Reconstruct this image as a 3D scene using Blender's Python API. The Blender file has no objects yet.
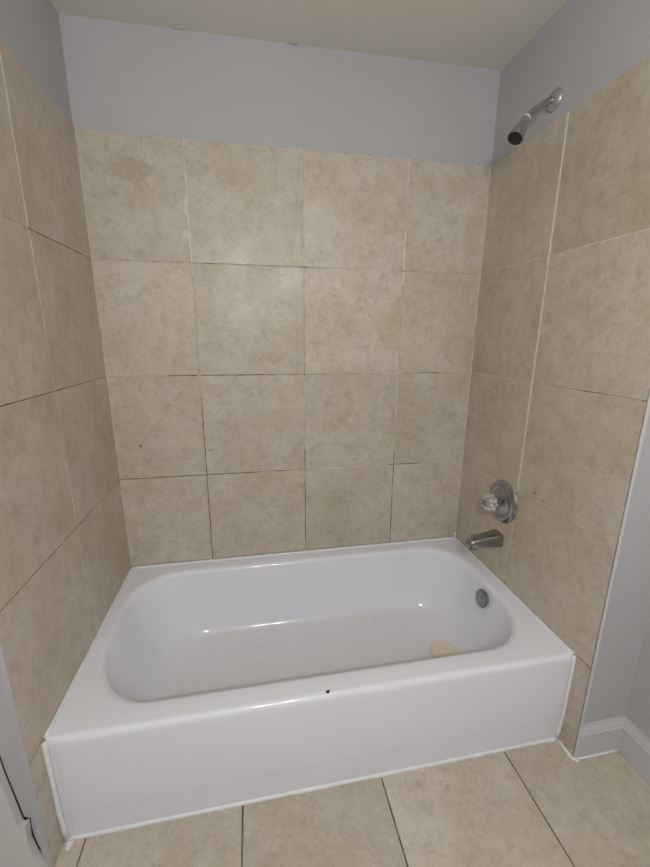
import bpy, bmesh, math, random
from mathutils import Vector, Matrix

# ------------------------------------------------------------------ camera
S = bpy.context.scene
COL = S.collection
cam_data = bpy.data.cameras.new('camera')
cam = bpy.data.objects.new('camera', cam_data)
COL.objects.link(cam)
cam_data.sensor_fit = 'VERTICAL'
cam_data.sensor_height = 24.0
cam_data.lens = 388.66 / 867.0 * 24.0
cam_data.clip_start = 0.01
cam.location = (0.5447, -0.8628, 1.3405)
cam.rotation_euler = (1.3262, -0.0063, -0.1854)
S.camera = cam

# ------------------------------------------------------------------ world, lamps, exposure
world = bpy.data.worlds.new('world')
S.world = world
world.use_nodes = True
world.node_tree.nodes['Background'].inputs[0].default_value = (0.9, 0.92, 1.0, 1)
world.node_tree.nodes['Background'].inputs[1].default_value = 0.02

def lamp(name, loc, power, size, color):
    l = bpy.data.lights.new(name, 'POINT')
    l.energy = power
    l.shadow_soft_size = size
    l.color = color
    o = bpy.data.objects.new(name, l)
    o.location = loc
    COL.objects.link(o)
    return o
# two bulbs of the vanity lamp on the wall behind the photographer
lamp('vanity_bulb', (0.52, -1.35, 1.78), 9.0, 0.025, (1.0, 0.99, 0.985))
lamp('vanity_bulb.001', (0.72, -1.35, 1.78), 9.0, 0.025, (1.0, 0.99, 0.985))

S.view_settings.view_transform = 'Standard'
S.view_settings.look = 'None'
S.view_settings.gamma = 1.0
S.view_settings.use_curve_mapping = False
S.view_settings.exposure = 1.04

# ------------------------------------------------------------------ measures of the room (metres)
L = 1.524          # alcove length (tub length)
W = 0.7621         # alcove depth, back tiles at y = W
H = 0.3618         # tub rim height
ZT = 2.008         # top of the tiles
Z0, Z1, Z2, Z3 = 0.3655, 0.7669, 1.1865, 1.6039
X1, X2, X3 = 0.3422, 0.7633, 1.177
YL, YR = 0.3472, 0.3613
YE = -0.056        # front edge of the side-wall tiles
ZCL, ZCR = 2.318, 2.3353
XR = 1.706         # right wall of the room
YF = -1.75         # wall behind the photographer
ZF = 0.016         # floor surface

# ------------------------------------------------------------------ helpers
def link(name, bm, mats, parent=None, smooth=False, auto=None):
    me = bpy.data.meshes.new(name)
    bmesh.ops.recalc_face_normals(bm, faces=bm.faces)
    bm.to_mesh(me)
    bm.free()
    o = bpy.data.objects.new(name, me)
    COL.objects.link(o)
    for m in (mats if isinstance(mats, (list, tuple)) else [mats]):
        me.materials.append(m)
    if smooth:
        for p in me.polygons:
            p.use_smooth = True
    if auto is not None:
        me.set_sharp_from_angle(angle=math.radians(auto))
    if parent:
        o.parent = parent
        o.matrix_parent_inverse = Matrix.Translation(parent.location).inverted() if False else Matrix()
        if parent.location.length > 0:
            for v in me.vertices:
                v.co -= parent.location
    return o

def thing(name, loc, label, cat, group=None):
    o = bpy.data.objects.new(name, None)
    o.empty_display_size = 0.05
    COL.objects.link(o)
    o.location = loc
    o['label'] = label
    o['category'] = cat
    if group:
        o['group'] = group
    return o

def structure(o):
    o['kind'] = 'structure'
    return o

def add_box(bm, a, b, mat=0):
    vs = [bm.verts.new((x, y, z)) for x in (a[0], b[0]) for y in (a[1], b[1]) for z in (a[2], b[2])]
    for f in ((0, 1, 3, 2), (4, 6, 7, 5), (0, 4, 5, 1), (2, 3, 7, 6), (0, 2, 6, 4), (1, 5, 7, 3)):
        bm.faces.new([vs[i] for i in f]).material_index = mat
    return vs

def add_prism(bm, poly, axis, t0, t1, mat=0):
    """poly: 2D points in the two other axes (in xyz order), extruded along axis."""
    def P(p, t):
        q = list(p)
        q.insert(axis, t)
        return q
    A = [bm.verts.new(P(p, t0)) for p in poly]
    B = [bm.verts.new(P(p, t1)) for p in poly]
    n = len(poly)
    for i in range(n):
        bm.faces.new((A[i], A[(i + 1) % n], B[(i + 1) % n], B[i])).material_index = mat
    bm.faces.new(A).material_index = mat
    bm.faces.new(B[::-1]).material_index = mat

def frame_of(d):
    d = d.normalized()
    up = Vector((0, 0, 1)) if abs(d.z) < 0.9 else Vector((0, 1, 0))
    a = d.cross(up).normalized()
    return a, d.cross(a).normalized()

def add_tube(bm, pts, radii, n=16, cap=True, mat=0):
    pts = [Vector(p) for p in pts]
    if not isinstance(radii, (list, tuple)):
        radii = [radii] * len(pts)
    rings = []
    a0 = None
    for i, p in enumerate(pts):
        d = (pts[min(i + 1, len(pts) - 1)] - pts[max(i - 1, 0)])
        a, b = frame_of(d)
        if a0 is not None:
            d = d.normalized()
            a = (a0 - d * a0.dot(d)).normalized()
            b = d.cross(a)
        a0 = a
        rings.append([bm.verts.new(p + radii[i] * (math.cos(t) * a + math.sin(t) * b))
                      for t in (2 * math.pi * k / n for k in range(n))])
    for r, s in zip(rings, rings[1:]):
        for k in range(n):
            bm.faces.new((r[k], r[(k + 1) % n], s[(k + 1) % n], s[k])).material_index = mat
    if cap:
        bm.faces.new(rings[0][::-1]).material_index = mat
        bm.faces.new(rings[-1]).material_index = mat

def add_lathe(bm, origin, axis, prof, n=48, mat=0, flute=None):
    """prof: (distance along the axis, radius); flute(t, radius) -> radius."""
    o = Vector(origin)
    d = Vector(axis).normalized()
    a, b = frame_of(d)
    rings = []
    for h, r in prof:
        if r < 1e-6:
            rings.append([bm.verts.new(o + d * h)])
        else:
            rings.append([bm.verts.new(o + d * h + (flute(2 * math.pi * k / n, r) if flute else r)
                          * (math.cos(2 * math.pi * k / n) * a + math.sin(2 * math.pi * k / n) * b)) for k in range(n)])
    for r, s in zip(rings, rings[1:]):
        for k in range(n):
            if len(r) == 1 and len(s) == 1:
                continue
            if len(r) == 1:
                f = (r[0], s[(k + 1) % n], s[k])
            elif len(s) == 1:
                f = (r[k], r[(k + 1) % n], s[0])
            else:
                f = (r[k], r[(k + 1) % n], s[(k + 1) % n], s[k])
            bm.faces.new(f).material_index = mat
    for r in (rings[0], rings[-1]):
        if len(r) > 1:
            bm.faces.new(r).material_index = mat

# ------------------------------------------------------------------ materials
def new_mat(name):
    m = bpy.data.materials.new(name)
    m.use_nodes = True
    nt = m.node_tree
    return m, nt, nt.nodes['Principled BSDF']

def N(nt, kind, **kw):
    n = nt.nodes.new(kind)
    for k, v in kw.items():
        if k.startswith('in_'):
            key = k[3:]
            n.inputs[int(key) if key.isdigit() else key.replace('_', ' ')].default_value = v
        else:
            setattr(n, k, v)
    return n

def ramp(nt, src, stops):
    r = nt.nodes.new('ShaderNodeValToRGB')
    e = r.color_ramp.elements
    while len(e) < len(stops):
        e.new(0.5)
    for el, (p, c) in zip(e, stops):
        el.position = p
        el.color = (*c, 1) if len(c) == 3 else c
    nt.links.new(src, r.inputs[0])
    return r

def mixc(nt, fac, a, b, blend='MIX'):
    m = nt.nodes.new('ShaderNodeMix')
    m.data_type = 'RGBA'
    m.blend_type = blend
    for sock, v in ((m.inputs[0], fac), (m.inputs[6], a), (m.inputs[7], b)):
        if hasattr(v, 'is_linked'):
            nt.links.new(v, sock)
        else:
            sock.default_value = v if not isinstance(v, tuple) else (*v, 1)[:4]
    return m.outputs[2]

def plain(name, color, rough=0.5, metal=0.0, bump=0.0, bscale=60.0, spec=0.5, var=0.0, vscale=3.0):
    m, nt, b = new_mat(name)
    b.inputs['Base Color'].default_value = (*color, 1)
    b.inputs['Roughness'].default_value = rough
    b.inputs['Metallic'].default_value = metal
    b.inputs['Specular IOR Level'].default_value = spec
    tc = N(nt, 'ShaderNodeTexCoord')
    if var:
        no = N(nt, 'ShaderNodeTexNoise', in_Scale=vscale, in_Detail=5.0)
        nt.links.new(tc.outputs['Object'], no.inputs['Vector'])
        r = ramp(nt, no.outputs['Fac'], [(0.3, tuple(c * (1 - var) for c in color)), (0.7, tuple(min(1, c * (1 + var)) for c in color))])
        nt.links.new(r.outputs[0], b.inputs['Base Color'])
    if bump:
        no = N(nt, 'ShaderNodeTexNoise', in_Scale=bscale, in_Detail=4.0)
        nt.links.new(tc.outputs['Object'], no.inputs['Vector'])
        bp = N(nt, 'ShaderNodeBump', in_Strength=bump, in_Distance=0.002)
        nt.links.new(no.outputs['Fac'], bp.inputs['Height'])
        nt.links.new(bp.outputs['Normal'], b.inputs['Normal'])
    return m

def tile_material(name, light, dark, vein, spots=(), rough=(0.3, 0.48)):
    m, nt, b = new_mat(name)
    tc = N(nt, 'ShaderNodeTexCoord')
    geo = N(nt, 'ShaderNodeNewGeometry')
    sc = N(nt, 'ShaderNodeVectorMath', operation='SCALE', in_Scale=1.0)
    cmb = N(nt, 'ShaderNodeCombineXYZ')
    for k, f in enumerate((7.3, 13.1, 5.7)):
        mu = N(nt, 'ShaderNodeMath', operation='MULTIPLY')
        mu.inputs[1].default_value = f
        nt.links.new(geo.outputs['Random Per Island'], mu.inputs[0])
        nt.links.new(mu.outputs[0], cmb.inputs[k])
    ad = N(nt, 'ShaderNodeVectorMath', operation='ADD')
    nt.links.new(tc.outputs['Object'], ad.inputs[0])
    nt.links.new(cmb.outputs[0], ad.inputs[1])
    v = ad.outputs[0]
    def noise(scale, detail, rough_, dist=0.0):
        n = N(nt, 'ShaderNodeTexNoise', in_Scale=scale, in_Detail=detail, in_Roughness=rough_, in_Distortion=dist)
        nt.links.new(v, n.inputs['Vector'])
        return n.outputs['Fac']
    cloud = ramp(nt, noise(5.0, 8, 0.62, 0.3), [(0.30, dark), (0.66, light)]).outputs[0]
    warm = ramp(nt, noise(4.6, 5, 0.6), [(0.32, (1.0, 1.0, 1.06)), (0.68, (0.95, 0.905, 0.84))]).outputs[0]
    c = mixc(nt, 1.0, cloud, warm, 'MULTIPLY')
    bl = ramp(nt, noise(19.0, 10, 0.78, 0.1), [(0.49, (0, 0, 0)), (0.70, (0.60, 0.60, 0.60))]).outputs[0]
    c = mixc(nt, bl, c, vein)
    sp = ramp(nt, noise(75.0, 6, 0.8), [(0.53, (0, 0, 0)), (0.72, (0.75, 0.75, 0.75))]).outputs[0]
    c = mixc(nt, sp, c, vein)
    lt = ramp(nt, noise(27.0, 8, 0.7, 0.1), [(0.52, (0, 0, 0)), (0.70, (0.4, 0.4, 0.4))]).outputs[0]
    c = mixc(nt, lt, c, tuple(min(1, x * 1.12 + 0.02) for x in light))
    rnd = ramp(nt, geo.outputs['Random Per Island'], [(0.0, (0.93, 0.93, 0.93)), (1.0, (1.04, 1.03, 1.02))]).outputs[0]
    c = mixc(nt, 1.0, c, rnd, 'MULTIPLY')
    # stains, chips and drips that sit at one place on the tiles
    for (px, py, pz), (sx, sy, sz), col, k in spots:
        sub = N(nt, 'ShaderNodeVectorMath', operation='SUBTRACT')
        nt.links.new(tc.outputs['Object'], sub.inputs[0])
        sub.inputs[1].default_value = (px, py, pz)
        dv = N(nt, 'ShaderNodeVectorMath', operation='DIVIDE')
        nt.links.new(sub.outputs[0], dv.inputs[0])
        dv.inputs[1].default_value = (sx, sy, sz)
        ln = N(nt, 'ShaderNodeVectorMath', operation='LENGTH')
        nt.links.new(dv.outputs[0], ln.inputs[0])
        nn = N(nt, 'ShaderNodeTexNoise', in_Scale=70.0, in_Detail=3.0)
        nt.links.new(tc.outputs['Object'], nn.inputs['Vector'])
        am = N(nt, 'ShaderNodeMath', operation='MULTIPLY_ADD')
        am.inputs[1].default_value = 1.6
        nt.links.new(nn.outputs['Fac'], am.inputs[0])
        nt.links.new(ln.outputs['Value'], am.inputs[2])
        r = ramp(nt, am.outputs[0], [(0.0, (k, k, k)), (1.0, (0, 0, 0))])
        mr = N(nt, 'ShaderNodeMapRange')
        mr.inputs[1].default_value = 1.35
        mr.inputs[2].default_value = 1.8
        nt.links.new(am.outputs[0], mr.inputs[0])
        nt.links.new(mr.outputs[0], r.inputs[0])
        c = mixc(nt, r.outputs[0], c, col)
    nt.links.new(c, b.inputs['Base Color'])
    rr = ramp(nt, noise(7.0, 4, 0.5), [(0.3, (rough[0],) * 3), (0.7, (rough[1],) * 3)])
    nt.links.new(rr.outputs[0], b.inputs['Roughness'])
    b.inputs['Specular IOR Level'].default_value = 0.45
    bp = N(nt, 'ShaderNodeBump', in_Strength=0.12, in_Distance=0.0015)
    nt.links.new(noise(22.0, 6, 0.6), bp.inputs['Height'])
    nt.links.new(bp.outputs['Normal'], b.inputs['Normal'])
    return m

def broken(name, a, bcol, scale=22.0, lo=0.42, hi=0.55):
    """grout that changes between two tones along the joint"""
    m, nt, b = new_mat(name)
    tc = N(nt, 'ShaderNodeTexCoord')
    n = N(nt, 'ShaderNodeTexNoise', in_Scale=scale, in_Detail=4.0)
    nt.links.new(tc.outputs['Object'], n.inputs['Vector'])
    r = ramp(nt, n.outputs['Fac'], [(lo, a), (hi, bcol)])
    nt.links.new(r.outputs[0], b.inputs['Base Color'])
    b.inputs['Roughness'].default_value = 0.85
    b.inputs['Specular IOR Level'].default_value = 0.2
    return m

LIGHT, DARK, VEIN = (0.620, 0.570, 0.475), (0.512, 0.455, 0.355), (0.335, 0.275, 0.195)
DOT = (0.05, 0.035, 0.025)
CHALK = (0.74, 0.71, 0.66)
M = {}
M['tile_back_sheen'] = tile_material('beige_stone_tile_sheen_back', (0.628, 0.586, 0.508), (0.526, 0.476, 0.388), VEIN, spots=[  # back tiles tinted paler and greyer to carry their sheen in the colour
    ((0.094, W, 0.905), (0.006, 0.02, 0.006), DOT, 0.9),
    ((0.335, W, 1.80), (0.007, 0.02, 0.035), CHALK, 0.45),
    ((0.330, W, 1.70), (0.020, 0.02, 0.020), CHALK, 0.4),
    ((0.365, W, 0.875), (0.022, 0.02, 0.006), (0.16, 0.11, 0.07), 0.35),
    ((0.155, W, 1.90), (0.09, 0.02, 0.05), VEIN, 0.45),
])
M['tile_side'] = tile_material('beige_stone_tile_side', LIGHT, DARK, VEIN, spots=[
    ((L, 0.275, 0.800), (0.02, 0.014, 0.005), (0.16, 0.11, 0.075), 0.5),
    ((L, 0.235, 0.790), (0.02, 0.016, 0.004), (0.16, 0.11, 0.075), 0.5),
    ((L, 0.725, 1.83), (0.02, 0.005, 0.03), CHALK, 0.7),
])
M['tile_floor'] = tile_material('beige_stone_tile_floor', (0.620, 0.575, 0.490), (0.525, 0.470, 0.380), (0.34, 0.285, 0.21), rough=(0.35, 0.5))
M['grout'] = broken('beige_grout', (0.43, 0.375, 0.305), (0.55, 0.49, 0.415))
M['grout_brown'] = broken('mouldy_brown_grout', (0.12, 0.085, 0.055), (0.30, 0.235, 0.165), 30)
M['grout_part'] = broken('half_stained_grout', (0.24, 0.185, 0.13), (0.47, 0.405, 0.33), 16)
M['grout_light'] = broken('pale_grout', (0.56, 0.50, 0.43), (0.68, 0.63, 0.56), 20)
M['grout_white'] = broken('white_grout', (0.70, 0.66, 0.60), (0.80, 0.77, 0.72), 30)
M['grout_floor'] = broken('dark_floor_grout', (0.13, 0.11, 0.085), (0.26, 0.215, 0.165), 30)
M['paint'] = plain('grey_wall_paint', (0.487, 0.481, 0.494), 0.55, bump=0.12, bscale=120, spec=0.3, var=0.025, vscale=2.0)
M['ceiling'] = plain('cream_ceiling_paint', (0.74, 0.73, 0.655), 0.8, bump=0.2, bscale=90, spec=0.2, var=0.02)
M['trim'] = plain('white_trim_paint', (0.60, 0.595, 0.605), 0.35, bump=0.05, bscale=50, spec=0.4, var=0.03)
M['doorpaint'] = plain('white_door_paint', (0.66, 0.66, 0.64), 0.4, bump=0.05, spec=0.4, var=0.03)
M['caulk'] = plain('white_caulk', (0.82, 0.82, 0.83), 0.4, bump=0.3, bscale=60, var=0.05, vscale=25)
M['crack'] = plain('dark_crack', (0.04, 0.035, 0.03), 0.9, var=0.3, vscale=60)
M['chrome'] = plain('darkened_chrome', (0.40, 0.40, 0.405), 0.13, metal=1.0, bump=0.03, bscale=40)  # base colour lowered to paint in the reflection of a dark room
M['overflow'] = plain('tarnished_chrome', (0.31, 0.305, 0.295), 0.2, metal=1.0, bump=0.04, var=0.15, vscale=40)
M['nickel'] = plain('dull_chrome', (0.36, 0.355, 0.35), 0.24, metal=1.0, bump=0.05, bscale=60, var=0.1, vscale=30)
M['satin'] = plain('satin_grey_plate', (0.50, 0.495, 0.49), 0.3, metal=0.8)
M['bright'] = plain('bright_chrome', (0.52, 0.515, 0.51), 0.2, metal=1.0)
M['black'] = plain('black_rubber', (0.018, 0.016, 0.015), 0.55, var=0.2, vscale=50)
M['brass'] = plain('pale_brass', (0.75, 0.68, 0.52), 0.3, metal=0.7)
M['tape'] = plain('white_thread_tape', (0.8, 0.77, 0.70), 0.6)
M['rubber'] = plain('beige_rubber', (0.80, 0.72, 0.58), 0.55, var=0.06, vscale=30)

# enamel: worn anti-slip dots on the bottom of the basin only
m, nt, b = new_mat('white_enamel')
M['enamel'] = m
tc = N(nt, 'ShaderNodeTexCoord')
sep = N(nt, 'ShaderNodeSeparateXYZ')
nt.links.new(tc.outputs['Object'], sep.inputs[0])
mp = N(nt, 'ShaderNodeMapping')
mp.inputs['Scale'].default_value = (17, 24, 0.0)
nt.links.new(tc.outputs['Object'], mp.inputs['Vector'])
vo = N(nt, 'ShaderNodeTexVoronoi', in_Scale=1.0, in_Randomness=0.25)
nt.links.new(mp.outputs[0], vo.inputs['Vector'])
dots = ramp(nt, vo.outputs['Distance'], [(0.26, (1, 1, 1)), (0.40, (0, 0, 0))])
low = N(nt, 'ShaderNodeMapRange')
low.inputs[1].default_value = 0.095
low.interpolation_type = 'SMOOTHSTEP'
low.inputs[2].default_value = 0.049
nt.links.new(sep.outputs['Z'], low.inputs[0])
wear = N(nt, 'ShaderNodeTexNoise', in_Scale=5.0, in_Detail=4.0)
nt.links.new(tc.outputs['Object'], wear.inputs['Vector'])
wr = ramp(nt, wear.outputs['Fac'], [(0.42, (0.0, 0.0, 0.0)), (0.66, (0.9, 0.9, 0.9))])
mu = mixc(nt, 1.0, dots.outputs[0], low.outputs[0], 'MULTIPLY')
mu = mixc(nt, 1.0, mu, wr.outputs[0], 'MULTIPLY')
grime = N(nt, 'ShaderNodeTexNoise', in_Scale=3.0, in_Detail=6.0)
nt.links.new(tc.outputs['Object'], grime.inputs['Vector'])
gr = ramp(nt, grime.outputs['Fac'], [(0.3, (0.835, 0.845, 0.915)), (0.7, (0.865, 0.875, 0.945))])
lowg = mixc(nt, low.outputs[0], gr.outputs[0], (0.80, 0.795, 0.83))
colr = mixc(nt, mu, lowg, (0.765, 0.76, 0.78))
nt.links.new(colr, b.inputs['Base Color'])
rg = mixc(nt, low.outputs[0], (0.07, 0.07, 0.07), (0.16, 0.16, 0.16))
nt.links.new(rg, b.inputs['Roughness'])
b.inputs['Specular IOR Level'].default_value = 0.5
wv = N(nt, 'ShaderNodeTexNoise', in_Scale=9.0, in_Detail=2.0)
nt.links.new(tc.outputs['Object'], wv.inputs['Vector'])
bp = N(nt, 'ShaderNodeBump', in_Strength=0.015, in_Distance=0.003)
nt.links.new(wv.outputs['Fac'], bp.inputs['Height'])
nt.links.new(bp.outputs['Normal'], b.inputs['Normal'])

M['apron'] = plain('white_enamel_apron', (0.835, 0.845, 0.915), 0.10, bump=0.03, bscale=9, var=0.015, vscale=3.0)
# clear acrylic
m, nt, b = new_mat('clear_acrylic')
M['acrylic'] = m
b.inputs['Base Color'].default_value = (0.97, 0.97, 0.97, 1)
b.inputs['Roughness'].default_value = 0.04
b.inputs['Transmission Weight'].default_value = 0.92
b.inputs['IOR'].default_value = 1.49

# ------------------------------------------------------------------ room shell
def slab(name, a, b, mat, kind=True):
    bm = bmesh.new()
    add_box(bm, a, b)
    o = link(name, bm, mat)
    if kind:
        structure(o)
    return o

PT = 0.007   # the tiles stand this far in front of the painted wall
wall_back = slab('wall_back', (-0.12, W + PT, -0.05), (XR + 0.12, W + 0.12, 2.45), M['paint'])
wall_left = slab('wall_left', (-0.12, YE + 0.004, -0.05), (-PT, W + PT, 2.45), M['paint'])
wall_right = slab('wall_right', (L + PT, YE + 0.006, -0.05), (XR + 0.12, W + PT, 2.45), M['paint'])
slab('wall_right_front', (XR, YF, -0.05), (XR + 0.12, YE + 0.006, 2.45), M['paint'])
slab('wall_left_front', (-0.24, YF, -0.05), (-0.12, YE + 0.004, 2.45), M['paint'])
slab('wall_front', (-0.24, YF - 0.1, -0.05), (XR + 0.12, YF, 2.45), M['paint'])
bm = bmesh.new()
z = lambda x: ZCL + (ZCR - ZCL) * x / L
add_prism(bm, [(-0.24, z(-0.24)), (XR + 0.12, z(XR + 0.12)), (XR + 0.12, 2.5), (-0.24, 2.5)], 1, YF - 0.1, W + 0.12)
structure(link('ceiling', bm, M['ceiling']))

# ---- tile fields
def tile_slab(bm, ax, face, sign, r, mat, t=0.012, bev=0.0012):
    """one tile: rectangle r = (u0, v0, u1, v1); its visible face at `face` on axis `ax`, solid behind towards `sign`."""
    u0, v0, u1, v1 = r
    def P(u, v, d):
        q = [u, v]
        q.insert(ax, face + sign * d)
        return q
    rows = [[P(u0, v0, t), P(u1, v0, t), P(u1, v1, t), P(u0, v1, t)],
            [P(u0, v0, bev), P(u1, v0, bev), P(u1, v1, bev), P(u0, v1, bev)],
            [P(u0 + bev, v0 + bev, 0), P(u1 - bev, v0 + bev, 0), P(u1 - bev, v1 - bev, 0), P(u0 + bev, v1 - bev, 0)]]
    R = [[bm.verts.new(p) for p in row] for row in rows]
    for a, b_ in zip(R, R[1:]):
        for k in range(4):
            bm.faces.new((a[k], a[(k + 1) % 4], b_[(k + 1) % 4], b_[k])).material_index = mat
    bm.faces.new(R[0]).material_index = mat
    bm.faces.new(R[2]).material_index = mat

def tile_field(parent, ax, face, sign, ucuts, vcuts, mat, gap=0.0032, gaps=None):
    bm = bmesh.new()
    for i in range(len(ucuts) - 1):
        for j in range(len(vcuts) - 1):
            g = lambda c: (gaps or {}).get(c, gap) / 2
            tile_slab(bm, ax, face, sign, (ucuts[i] + g(ucuts[i]), vcuts[j] + g(vcuts[j]), ucuts[i + 1] - g(ucuts[i + 1]), vcuts[j + 1] - g(vcuts[j + 1])), 0)
    return link('tiles', bm, mat, parent)

GM = [M['grout'], M['grout_brown'], M['grout_part'], M['grout_light'], M['grout_white']]
def grout(parent, ax, face, sign, lines, mats=None, w=0.006, depth=0.0008):
    """lines: (direction 'u'/'v', coordinate, start, [(end, material), ...], level)"""
    bm = bmesh.new()
    for k, (di, c, s, segs) in enumerate(lines):
        for e, mi in segs:
            lo, hi = min(s, e), max(s, e)
            r = (lo, c - w / 2, hi, c + w / 2) if di == 'u' else (c - w / 2, lo, c + w / 2, hi)
            a = [r[0], r[1]]
            b_ = [r[2], r[3]]
            off = depth + 0.00015 * (k % 3)
            a.insert(ax, face + sign * off)
            b_.insert(ax, face + sign * 0.006)
            add_box(bm, a, b_, mi)
            s = e
    return link('grout', bm, mats or GM, parent)

# back wall (x, z)
tile_field(wall_back, 1, W, 1, [0.0, X1, X2, X3, L], [0.0, Z0, Z1, Z2, Z3, ZT], M['tile_back_sheen'], 0.0030, {0.0: 0, L: 0, ZT: 0})
grout(wall_back, 1, W, 1, [
    ('u', Z0, 0, [(L, 0)]),
    ('u', Z1, 0, [(0.57, 1), (0.72, 2), (0.83, 0), (1.10, 3), (1.15, 0), (1.31, 1), (L, 3)]),
    ('u', Z2, 0, [(0.22, 0), (0.60, 1), (0.86, 2), (1.10, 0), (1.20, 3), (1.42, 2), (L, 0)]),
    ('u', Z3, 0, [(0.34, 0), (0.78, 2), (0.90, 0), (1.12, 3), (L, 0)]),
    ('v', X1, 0.3, [(1.02, 1), (1.10, 2), (1.19, 3), (1.50, 0), (1.60, 3), (1.90, 4), (ZT, 3)]),
    ('v', X2, 0.3, [(0.46, 2), (0.72, 1), (0.78, 0), (0.86, 1), (1.05, 0), (1.19, 3), (1.45, 0), (ZT, 3)]),
    ('v', X3, 0.3, [(0.57, 1), (0.72, 2), (0.83, 1), (0.95, 0), (1.20, 3), (1.55, 0), (1.75, 4), (ZT, 3)]),
])
# left wall (y, z), visible face at x = 0
tile_field(wall_left, 0, 0.0, -1, [YE, YL, W + 0.006], [0.0, Z0, Z1, Z2, Z3, ZT], M['tile_side'], 0.0024, {YE: 0, ZT: 0, W + 0.006: 0, YL: 0.0046})
grout(wall_left, 0, 0.0, -1, [
    ('u', Z0, YE, [(0.02, 1), (W, 0)]),
    ('u', Z1, YE, [(0.50, 1), (W, 2)]),
    ('u', Z2, YE, [(0.42, 1), (W, 2)]),
    ('u', Z3, YE, [(YL, 0), (0.68, 1), (W, 2)]),
    ('v', YL, 0.3, [(0.52, 0), (0.76, 3), (0.98, 3), (1.12, 0), (1.42, 0), (1.60, 3), (ZT, 4)]),
])
# right wall (y, z), visible face at x = L
tile_field(wall_right, 0, L, 1, [YE, YR, W + 0.006], [0.0, Z0, Z1, Z2, Z3, ZT], M['tile_side'], 0.0030, {YE: 0, ZT: 0, W + 0.006: 0, YR: 0.0066})
grout(wall_right, 0, L, 1, [
    ('u', Z0, YE, [(-0.028, 2), (-0.006, 1), (W, 0)]),
    ('u', Z1, YE, [(0.36, 0), (W, 3)]),
    ('u', Z2, YE, [(0.26, 2), (0.36, 0), (W, 3)]),
    ('u', Z3, YE, [(W, 3)]),
    ('v', YR, 0.3, [(0.385, 1), (0.60, 0), (0.76, 3), (ZT, 4)]),
], w=0.009)

# floor (x, y)
FX = [-0.36, 0.0546, 0.4718, 0.8925, 1.3167, 1.735]
FY = [-1.75, -1.33, -0.912, -0.494, 0.06]
floor = slab('floor', (-0.24, YF, -0.08), (XR, 0.2, ZF - 0.004), M['grout_floor'])
tile_field(floor, 2, ZF, -1, FX, FY, M['tile_floor'], 0.0045)

# paint flaws along the ceiling line and the tile top of the back wall
random.seed(4)
bm = bmesh.new()
for x0, x1, h in ((0.335, 0.37, 0.0018), (0.71, 0.75, 0.0015)):
    n = 6
    top = [(x0 + (x1 - x0) * i / n, z(x0) + 0.002) for i in range(n + 1)]
    bot = [(x0 + (x1 - x0) * i / n, z(x0) - (0.001 if i in (0, n) else random.uniform(0.4, 1) * h)) for i in range(n, -1, -1)]
    add_prism(bm, top + bot, 1, W + PT - 0.0012, W + PT + 0.002)
link('paint_crack', bm, M['grout_floor'], wall_back)
bm = bmesh.new()
xx = 0.0
while xx < L - 0.03:
    w_ = random.uniform(0.03, 0.12)
    h_ = random.uniform(0.001, 0.006)
    x1_ = min(L, xx + w_)
    add_prism(bm, [(xx, ZT - 0.001), (xx + w_ * 0.3, ZT - h_), (x1_ - w_ * 0.2, ZT - h_ * 0.8), (x1_, ZT - 0.001), (x1_, ZT + 0.006), (xx, ZT + 0.006)], 1, W - 0.0003, W + 0.0075)
    xx += w_ * random.uniform(1.0, 1.5)
link('paint_edge', bm, M['paint'], wall_back)

# caulk lines of the room: back right corner, tile foot and skirting foot on the right
def bead(name, pts, r, parent=None, mat='caulk', wob=0.12, n=10):
    P = [Vector(p) for p in pts]
    out, rad = [], []
    for a, b_ in zip(P, P[1:]):
        k = max(2, int((b_ - a).length / 0.03))
        for i in range(k):
            out.append(a.lerp(b_, i / k))
            rad.append(r * random.uniform(1 - wob, 1 + wob))
    out.append(P[-1])
    rad.append(r)
    bm = bmesh.new()
    add_tube(bm, out, rad, n)
    return link(name, bm, M[mat], parent, smooth=True)

bead('corner_caulk', [(L - 0.001, W - 0.001, H), (L - 0.001, W - 0.001, ZT)], 0.0024, wall_right, 'grout_light')
bead('corner_caulk', [(0.0005, W - 0.0005, H), (0.0005, W - 0.0005, ZT)], 0.0018, wall_left, 'grout_light')
bead('floor_caulk', [(L - 0.003, 0.004, ZF), (L - 0.003, YE - 0.004, ZF), (L + 0.012, YE - 0.014, ZF)], 0.006, wall_right)

# skirting on the right: wing-wall face and room wall
def skirting(name, run_axis, base, direction, t0, t1, h=0.125, th=0.013):
    prof = [(0, 0), (th, 0), (th, h * 0.74), (th * 0.85, h * 0.77), (th * 0.70, h * 0.83), (th * 0.30, h * 0.93), (th * 0.22, h), (0, h)]
    bm = bmesh.new()
    pts = [(base + direction * a, ZF + q) for a, q in prof]
    add_prism(bm, pts, run_axis, t0, t1)
    return structure(link(name, bm, M['trim']))
yw = YE + 0.006
skirting('baseboard_right', 0, yw, -1, L + 0.006, XR - 0.0005)
skirting('baseboard_right_front', 1, XR, -1, YF, yw - 0.0005)
bead('floor_caulk', [(L + 0.012, yw - 0.014, ZF), (XR - 0.012, yw - 0.014, ZF)], 0.0035, bpy.data.objects['baseboard_right'])
bead('floor_caulk', [(XR - 0.014, yw - 0.016, ZF), (XR - 0.014, yw - 0.3, ZF)], 0.0016, bpy.data.objects['baseboard_right_front'], 'grout')

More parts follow.
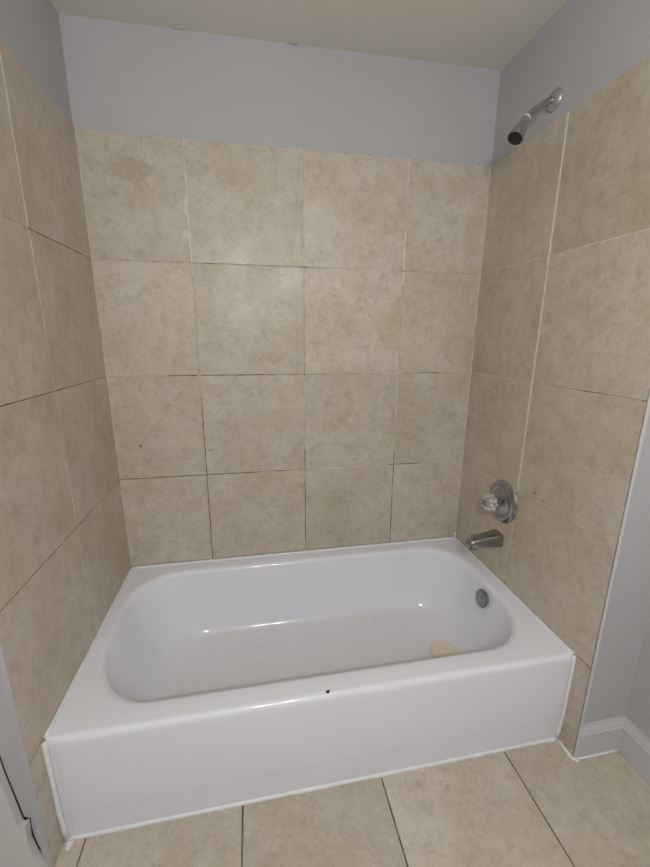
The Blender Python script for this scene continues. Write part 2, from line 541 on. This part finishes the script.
# door casing at the lower left, with the crack beside it
yc = YE - 0.012
bm = bmesh.new()
edge = [(-0.150, 2.05), (-0.078, 0.75), (-0.053, 0.350), (-0.040, 0.207), (-0.037, 0.198), (-0.026, 0.202), (-0.027, 0.178), (-0.030, 0.146), (-0.024, 0.104), (-0.014, 0.06), (-0.006, ZF)]
add_prism(bm, [(-0.22, ZF)] + [(-0.22, 2.05)] + edge, 1, yc - 0.006, yc + 0.013)
structure(link('trim_1', bm, M['doorpaint']))
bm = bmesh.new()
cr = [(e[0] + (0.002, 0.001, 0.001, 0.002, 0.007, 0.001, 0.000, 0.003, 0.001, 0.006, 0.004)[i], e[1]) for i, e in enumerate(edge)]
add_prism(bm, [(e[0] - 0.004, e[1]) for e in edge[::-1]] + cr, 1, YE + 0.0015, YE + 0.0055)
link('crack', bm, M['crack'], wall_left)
bm = bmesh.new()
add_box(bm, (-0.016, YE - 0.0015, ZF), (0.0004, YE, ZT))
link('painted_edge', bm, M['paint'], wall_left)
bm = bmesh.new()
add_box(bm, (L + 0.0004, YE - 0.0012, ZF), (L + 0.012, YE, ZT))
link('crack', bm, M['grout_floor'], wall_right)
bm = bmesh.new()
add_prism(bm, [(L + 0.0022, YE - 0.0012), (L + 0.0026, YE - 0.004), (L + 0.006, YE - 0.0055), (L + 0.0125, YE - 0.004), (L + 0.014, YE + 0.006), (L + 0.0022, YE + 0.006)], 2, ZF, ZT)
link('painted_edge', bm, M['trim'], wall_right)

# ------------------------------------------------------------------ bathtub
tub = thing('bathtub', (L / 2, 0.0, ZF), 'white enamel alcove bathtub with flat front apron between the tiled walls', 'bathtub')

NR = 256
def ring(x0, x1, y0, y1, zz, k=1.0, inf=False):
    """closed outline of a rectangle with elliptical corners, k scales the corners"""
    cx, cy, a, b_ = (x0 + x1) / 2, (y0 + y1) / 2, (x1 - x0) / 2, (y1 - y0) / 2
    out = []
    for i in range(NR):
        t = 2 * math.pi * i / NR
        c, s = math.cos(t), math.sin(t)
        q = 1 / max(abs(c), abs(s))
        if not inf:
            rx, ry = {(0, 0): (0.195, 0.25), (1, 0): (0.20, 0.22), (0, 1): (0.18, 0.185), (1, 1): (0.17, 0.19)}[(int(c >= 0), int(s >= 0))]
            rx, ry = min(rx * k, a * 0.98), min(ry * k, b_ * 0.98)
            px, py = a * abs(c), b_ * abs(s)
            ex, ey = a - rx, b_ - ry
            if px * q > ex and py * q > ey:
                A = (px / rx) ** 2 + (py / ry) ** 2
                B = -2 * (px * ex / rx ** 2 + py * ey / ry ** 2)
                C = (ex / rx) ** 2 + (ey / ry) ** 2 - 1
                q = (-B + math.sqrt(max(0, B * B - 4 * A * C))) / (2 * A)
        out.append((cx + a * q * c, cy + b_ * q * s, zz))
    return out
e0 = 0.003
ROLL = 0.021
rings = [
    ring(e0, L - e0, 0.024, W - e0, H, inf=True),
    ring(0.012, L - 0.012, 0.034, W - 0.012, H + 0.0003, 0.2),
] + [
    ring(0.033 + ROLL * math.sin(t), 1.479 - ROLL * math.sin(t), 0.060 + ROLL * math.sin(t), 0.707 - ROLL * math.sin(t), H - ROLL * (1 - math.cos(t)))
    for t in (math.radians(d) for d in (0, 12, 24, 36, 46, 54, 62, 70, 77))
] + [
    ring(0.075, 1.450, 0.084, 0.682, 0.290),
    ring(0.108, 1.434, 0.096, 0.671, 0.210, 0.97),
    ring(0.142, 1.416, 0.108, 0.660, 0.140, 0.93),
    ring(0.160, 1.406, 0.116, 0.653, 0.108, 0.90),
    ring(0.176, 1.395, 0.126, 0.643, 0.088, 0.88),
    ring(0.196, 1.381, 0.141, 0.629, 0.076, 0.86),
    ring(0.225, 1.360, 0.160, 0.610, 0.070, 0.86),
    ring(0.270, 1.330, 0.185, 0.585, 0.0675, 0.85),
    ring(0.39, 1.22, 0.25, 0.52, 0.0665, 0.7),
    ring(0.60, 1.05, 0.33, 0.44, 0.066, 0.4),
]
bm = bmesh.new()
RV = [[bm.verts.new(p) for p in r] for r in rings]
for r, s in zip(RV, RV[1:]):
    for k in range(NR):
        bm.faces.new((r[k], r[(k + 1) % NR], s[(k + 1) % NR], s[k]))
c = bm.verts.new((0.82, 0.385, 0.066))
for k in range(NR):
    bm.faces.new((RV[-1][k], RV[-1][(k + 1) % NR], c))
basin = link('basin', bm, M['enamel'], tub, smooth=True)
basin.data.materials[0] = M['enamel']

bm = bmesh.new()
prof = [(0.026, H), (0.017, H), (0.0125, H - 0.0006), (0.0085, H - 0.0022), (0.005, H - 0.005), (0.0022, H - 0.0085), (0.0006, H - 0.013), (0.0, H - 0.018), (0.0, H - 0.03),
        (0.0005, 0.20), (0.001, 0.122), (0.0016, 0.112), (0.0026, 0.102), (0.0030, 0.092), (0.0036, 0.05), (0.005, ZF), (0.05, ZF), (0.05, H - 0.02), (0.03, H - 0.006)]
nx = 24
for i in range(1):
    A = []
    for x, dy in ((e0, 0.005), (0.010, 0.0045), (0.016, 0.0035), (0.024, 0.0012), (0.034, 0.0), (0.06, 0.0), (L - 0.06, 0.0), (L - 0.030, 0.0), (L - 0.018, 0.001), (L - 0.010, 0.003), (L - e0, 0.004)):
        A.append([bm.verts.new((x, y + (dy if zz < H - 0.005 and y < 0.02 else 0), zz)) for y, zz in prof])
    n = len(prof)
    for r, s in zip(A, A[1:]):
        for k in range(n):
            bm.faces.new((r[k], r[(k + 1) % n], s[(k + 1) % n], s[k]))
    bm.faces.new(A[0])
    bm.faces.new(A[-1])
apron = link('apron', bm, M['apron'], tub, smooth=True, auto=50)

bead('caulk_bead', [(0.004, W - 0.0070, H + 0.0012), (L - 0.004, W - 0.0070, H + 0.0012)], 0.0055, tub)
bead('caulk_bead', [(0.003, 0.01, H + 0.001), (0.003, W - 0.006, H + 0.001)], 0.0050, tub)
bead('caulk_bead', [(L - 0.003, 0.006, H + 0.001), (L - 0.003, W - 0.006, H + 0.001)], 0.0055, tub)
bead('caulk_bead', [(0.005, 0.002, H - 0.002), (0.005, -0.001, H - 0.03), (0.005, 0.0, 0.12), (0.006, 0.006, ZF + 0.002)], 0.0062, tub)
bead('caulk_bead', [(L - 0.004, 0.002, H - 0.002), (L - 0.004, -0.001, H - 0.03), (L - 0.004, 0.0, 0.12), (L - 0.005, 0.006, ZF + 0.002)], 0.0056, tub)
bead('caulk_bead', [(0.004, 0.006, ZF + 0.002), (L - 0.003, 0.006, ZF + 0.002)], 0.0072, tub)

bead('caulk_bead', [(L - 0.006, W - 0.0085, H), (L - 0.0058, W - 0.0075, H + 0.012), (L - 0.0056, W - 0.0070, H + 0.03)], 0.0045, tub)

# overflow plate on the right end wall of the basin
oc = Vector((1.4385, 0.378, 0.302))
od = Vector((-1, 0, 0.16)).normalized()
bm = bmesh.new()
add_lathe(bm, oc + od * -0.012, od, [(0, 0.030), (0.010, 0.037), (0.0135, 0.0372), (0.0165, 0.0345), (0.0175, 0.030), (0.0168, 0.024), (0.018, 0.012), (0.0185, 0)], 48)
plate = link('overflow_plate', bm, M['overflow'], tub, smooth=True, auto=40)
plate['label'] = 'round dull chrome overflow plate'
oa, ob_ = frame_of(od)
bm = bmesh.new()
down = Vector((0, 0, -1))
add_lathe(bm, oc + od * 0.0045 + Vector((0, -0.004, -0.018)), od, [(0, 0.0042), (0.0016, 0.0042), (0.0024, 0.003), (0.0024, 0)], 16)
sc_ = link('screw', bm, M['crack'], plate, smooth=True, auto=40)
sc_.parent = plate
for v in sc_.data.vertices:
    v.co -= tub.location
bm = bmesh.new()
add_lathe(bm, oc + od * 0.0045 + Vector((0, -0.004, 0.010)), od, [(0, 0.0042), (0.0016, 0.0042), (0.0024, 0.003), (0.0024, 0)], 16)
sc2 = link('screw', bm, M['nickel'], plate, smooth=True, auto=40)
for v in sc2.data.vertices:
    v.co -= tub.location

# black chip in the front rim
bm = bmesh.new()
add_lathe(bm, (0.7236, 0.0135, H - 0.0019), (0, -0.25, 1), [(0, 0.0052), (0.0022, 0.0050), (0.003, 0.003), (0.003, 0)], 14, flute=lambda t, r: r * (1 + 0.15 * math.sin(2 * t + 1)))
chip = link('chip', bm, M['black'], tub, smooth=True, auto=40)
chip['label'] = 'small black chip in the front rim'

# ------------------------------------------------------------------ things in and on the tub
bm = bmesh.new()
add_lathe(bm, (1.292, 0.372, 0.0690), (0, 0, 1), [(0, 0.060), (0.0022, 0.060), (0.0034, 0.0585), (0.0030, 0.050), (0.0030, 0)], 56)
o = link('drain_cover', bm, M['rubber'], smooth=True, auto=30)
o['label'] = 'beige round flat cover lying on the tub floor near its right end'
o['category'] = 'drain cover'

bm = bmesh.new()
pl = [(0.010, 0.002), (0.0245, 0.002), (0.026, -0.005), (0.0235, -0.011), (0.0185, -0.0185), (0.0115, -0.0135), (0.0105, -0.006)]
add_prism(bm, pl, 2, ZF + 0.0002, ZF + 0.0035)
bmesh.ops.translate(bm, verts=bm.verts, vec=(0, -0.004, 0))
o = link('caulk_scrap', bm, M['caulk'])
o['label'] = 'torn strip of white caulk on the floor at the left foot of the tub apron'
o['category'] = 'caulk scrap'

# ------------------------------------------------------------------ shower head with arm
C0 = Vector((L + PT, 0.438, 2.077))
sh = thing('wall_shower', C0, 'chrome shower head on a bent arm above the tiles of the right wall', 'shower')
bm = bmesh.new()
add_lathe(bm, C0, (-1, 0, 0), [(-0.002, 0.031), (0.002, 0.0315), (0.005, 0.030), (0.010, 0.024), (0.0135, 0.016), (0.015, 0.0125), (0.015, 0)], 48)
link('wall_flange', bm, M['satin'], sh, smooth=True, auto=40)
pts = [Vector((L + 0.004, 0.438, 2.077)), Vector((1.515, 0.438, 2.0755)), Vector((1.507, 0.438, 2.072)), Vector((1.497, 0.4378, 2.0655)), Vector((1.455, 0.436, 2.0375)), Vector((1.434, 0.435, 2.017))]
bm = bmesh.new()
add_tube(bm, pts, 0.0098, 20)
link('shower_arm', bm, M['bright'], sh, smooth=True, auto=50)
jd = (pts[-1] - pts[-2]).normalized()
bm = bmesh.new()
add_lathe(bm, pts[-1] - jd * 0.006, jd, [(0, 0.0105), (0.001, 0.0112), (0.006, 0.0112), (0.007, 0.0105), (0.007, 0)], 24)
tp = link('thread_tape', bm, M['tape'], sh, smooth=True, auto=40)
tp['label'] = 'white thread tape'
hd = Vector((-0.034, -0.010, -0.056)).normalized()
h0 = pts[-1] + jd * 0.002
bm = bmesh.new()
add_lathe(bm, h0, hd, [(0, 0), (0, 0.0115), (0.003, 0.0135), (0.010, 0.0142), (0.013, 0.0138), (0.015, 0.0145), (0.030, 0.0175), (0.045, 0.0210), (0.060, 0.0245), (0.070, 0.0262), (0.074, 0.0258), (0.074, 0.0230), (0.066, 0.0228)], 40)
body = link('spray_body', bm, M['bright'], sh, smooth=True, auto=40)
bm = bmesh.new()
add_lathe(bm, h0, hd, [(0.0662, 0.0226), (0.0732, 0.0226), (0.0738, 0.021), (0.0738, 0.014), (0.0725, 0.013), (0.0725, 0.008), (0.0740, 0.007), (0.0740, 0)], 36)
for k in range(10):
    a, b_ = frame_of(hd)
    t = 2 * math.pi * k / 10
    p = h0 + hd * 0.0723 + 0.019 * (math.cos(t) * a + math.sin(t) * b_)
    add_lathe(bm, p, hd, [(0, 0.0016), (0.0016, 0.0012), (0.0016, 0)], 8)
fc = link('spray_face', bm, M['black'], sh, smooth=True, auto=40)
fc['label'] = 'black spray face'
bm = bmesh.new()
a, b_ = frame_of(hd)
add_lathe(bm, h0 + hd * 0.008 - Vector((0.0, 0.0142, 0.0)), (0, -1, 0), [(0, 0.003), (0.002, 0.003), (0.003, 0.0015), (0.003, 0)], 12)
link('screw', bm, M['chrome'], sh, smooth=True, auto=40)

# ------------------------------------------------------------------ valve
V0 = Vector((L, 0.433, 0.700))
vt = thing('shower_valve', V0, 'round chrome valve plate with clear faceted knob on the right tiled wall', 'shower valve')
bm = bmesh.new()
add_lathe(bm, V0, (-1, 0, 0), [(0, 0.0), (0, 0.086), (0.003, 0.0875), (0.008, 0.084), (0.014, 0.073), (0.0165, 0.066), (0.0165, 0.062), (0.012, 0.057), (0.011, 0.052), (0.014, 0.043), (0.019, 0.032), (0.022, 0.022), (0.0225, 0.018), (0.0225, 0)], 72)
ep = link('escutcheon', bm, M['chrome'], vt, smooth=True, auto=35)
for dz in (-0.064, 0.064):
    bm = bmesh.new()
    add_lathe(bm, V0 + Vector((-0.0155, 0, dz)), (-1, 0, 0), [(0, 0.0045), (0.0015, 0.0045), (0.0024, 0.003), (0.0024, 0)], 14)
    link('screw', bm, M['chrome'], vt, smooth=True, auto=40)
bm = bmesh.new()
add_lathe(bm, V0, (-1, 0, 0), [(0.020, 0.017), (0.027, 0.016), (0.029, 0.0125), (0.036, 0.0125), (0.0365, 0.011), (0.0365, 0)], 36)
link('stem', bm, M['chrome'], vt, smooth=True, auto=35)
def fl(t, r):
    return r * (1 + (0.10 * math.cos(8 * t) if r > 0.02 else 0.0))
bm = bmesh.new()
add_lathe(bm, V0, (-1, 0, 0), [(0.037, 0), (0.037, 0.016), (0.040, 0.022), (0.048, 0.031), (0.060, 0.034), (0.073, 0.0335), (0.082, 0.028), (0.087, 0.018), (0.087, 0)], 32, flute=fl)
kn = link('knob', bm, M['acrylic'], vt)
kn['label'] = 'clear faceted acrylic knob'
bm = bmesh.new()
add_lathe(bm, V0, (-1, 0, 0), [(0.0872, 0.0), (0.0872, 0.0115), (0.0885, 0.0115), (0.0895, 0.009), (0.0895, 0)], 28)
cp = link('index_cap', bm, M['chrome'], kn, smooth=True, auto=35)
for v in cp.data.vertices:
    v.co -= vt.location

# ------------------------------------------------------------------ spout
P0 = Vector((L, 0.433, 0.53))
sp = thing('tub_spout', P0, 'chrome tub spout with diverter knob below the valve on the right wall', 'tub spout')
bm = bmesh.new()
# sections along -x: (distance, half width, z bottom, z top, corner)
DZ = 0.009
secs = [(0.0, 0.030, 0.502, 0.556, 0.009), (0.004, 0.0305, 0.5015, 0.5565, 0.010), (0.03, 0.0285, 0.5025, 0.552, 0.010), (0.07, 0.0255, 0.504, 0.545, 0.010), (0.105, 0.0235, 0.504, 0.538, 0.010), (0.124, 0.0225, 0.502, 0.533, 0.010), (0.134, 0.020, 0.5015, 0.528, 0.009), (0.139, 0.016, 0.502, 0.521, 0.007)]
RS = []
secs = [(a_, b2, c2 + DZ, d2 + DZ + 0.03 * a_, e2) for a_, b2, c2, d2, e2 in secs]
for dx, hw, zb, zt, cr_ in secs:
    r = []
    for (sy, sz) in ((1, 1), (-1, 1), (-1, -1), (1, -1)):
        cy_ = sy * (hw - cr_)
        cz_ = (zt - cr_) if sz > 0 else (zb + cr_ * 0.6)
        a0_ = {(1, 1): 0, (-1, 1): 90, (-1, -1): 180, (1, -1): 270}[(sy, sz)]
        rr = cr_ if sz > 0 else cr_ * 0.6
        for q in range(4):
            t = math.radians(a0_ + 30 * q)
            r.append(bm.verts.new((L - dx, P0.y + (cy_ if sz > 0 else sy * (hw - rr)) + rr * math.cos(t), cz_ + rr * math.sin(t))))
    RS.append(r)
n = len(RS[0])
for r, s in zip(RS, RS[1:]):
    for k in range(n):
        bm.faces.new((r[k], r[(k + 1) % n], s[(k + 1) % n], s[k]))
bm.faces.new(RS[0])
bm.faces.new(RS[-1])
link('spout_body', bm, M['nickel'], sp, smooth=True, auto=38)
bm = bmesh.new()
add_lathe(bm, (L - 0.118, P0.y, 0.515), (-0.12, 0, -1), [(0, 0.0175), (0.014, 0.0175), (0.0155, 0.0165), (0.0155, 0.0135), (0.006, 0.013), (0.006, 0)], 28)
link('outlet', bm, M['chrome'], sp, smooth=True, auto=38)
bm = bmesh.new()
add_lathe(bm, (L - 0.120, P0.y, 0.540), (0, 0, 1), [(0, 0.0045), (0.012, 0.004), (0.014, 0.0075), (0.018, 0.009), (0.022, 0.0085), (0.025, 0.005), (0.025, 0)], 20)
link('diverter_knob', bm, M['chrome'], sp, smooth=True, auto=40)
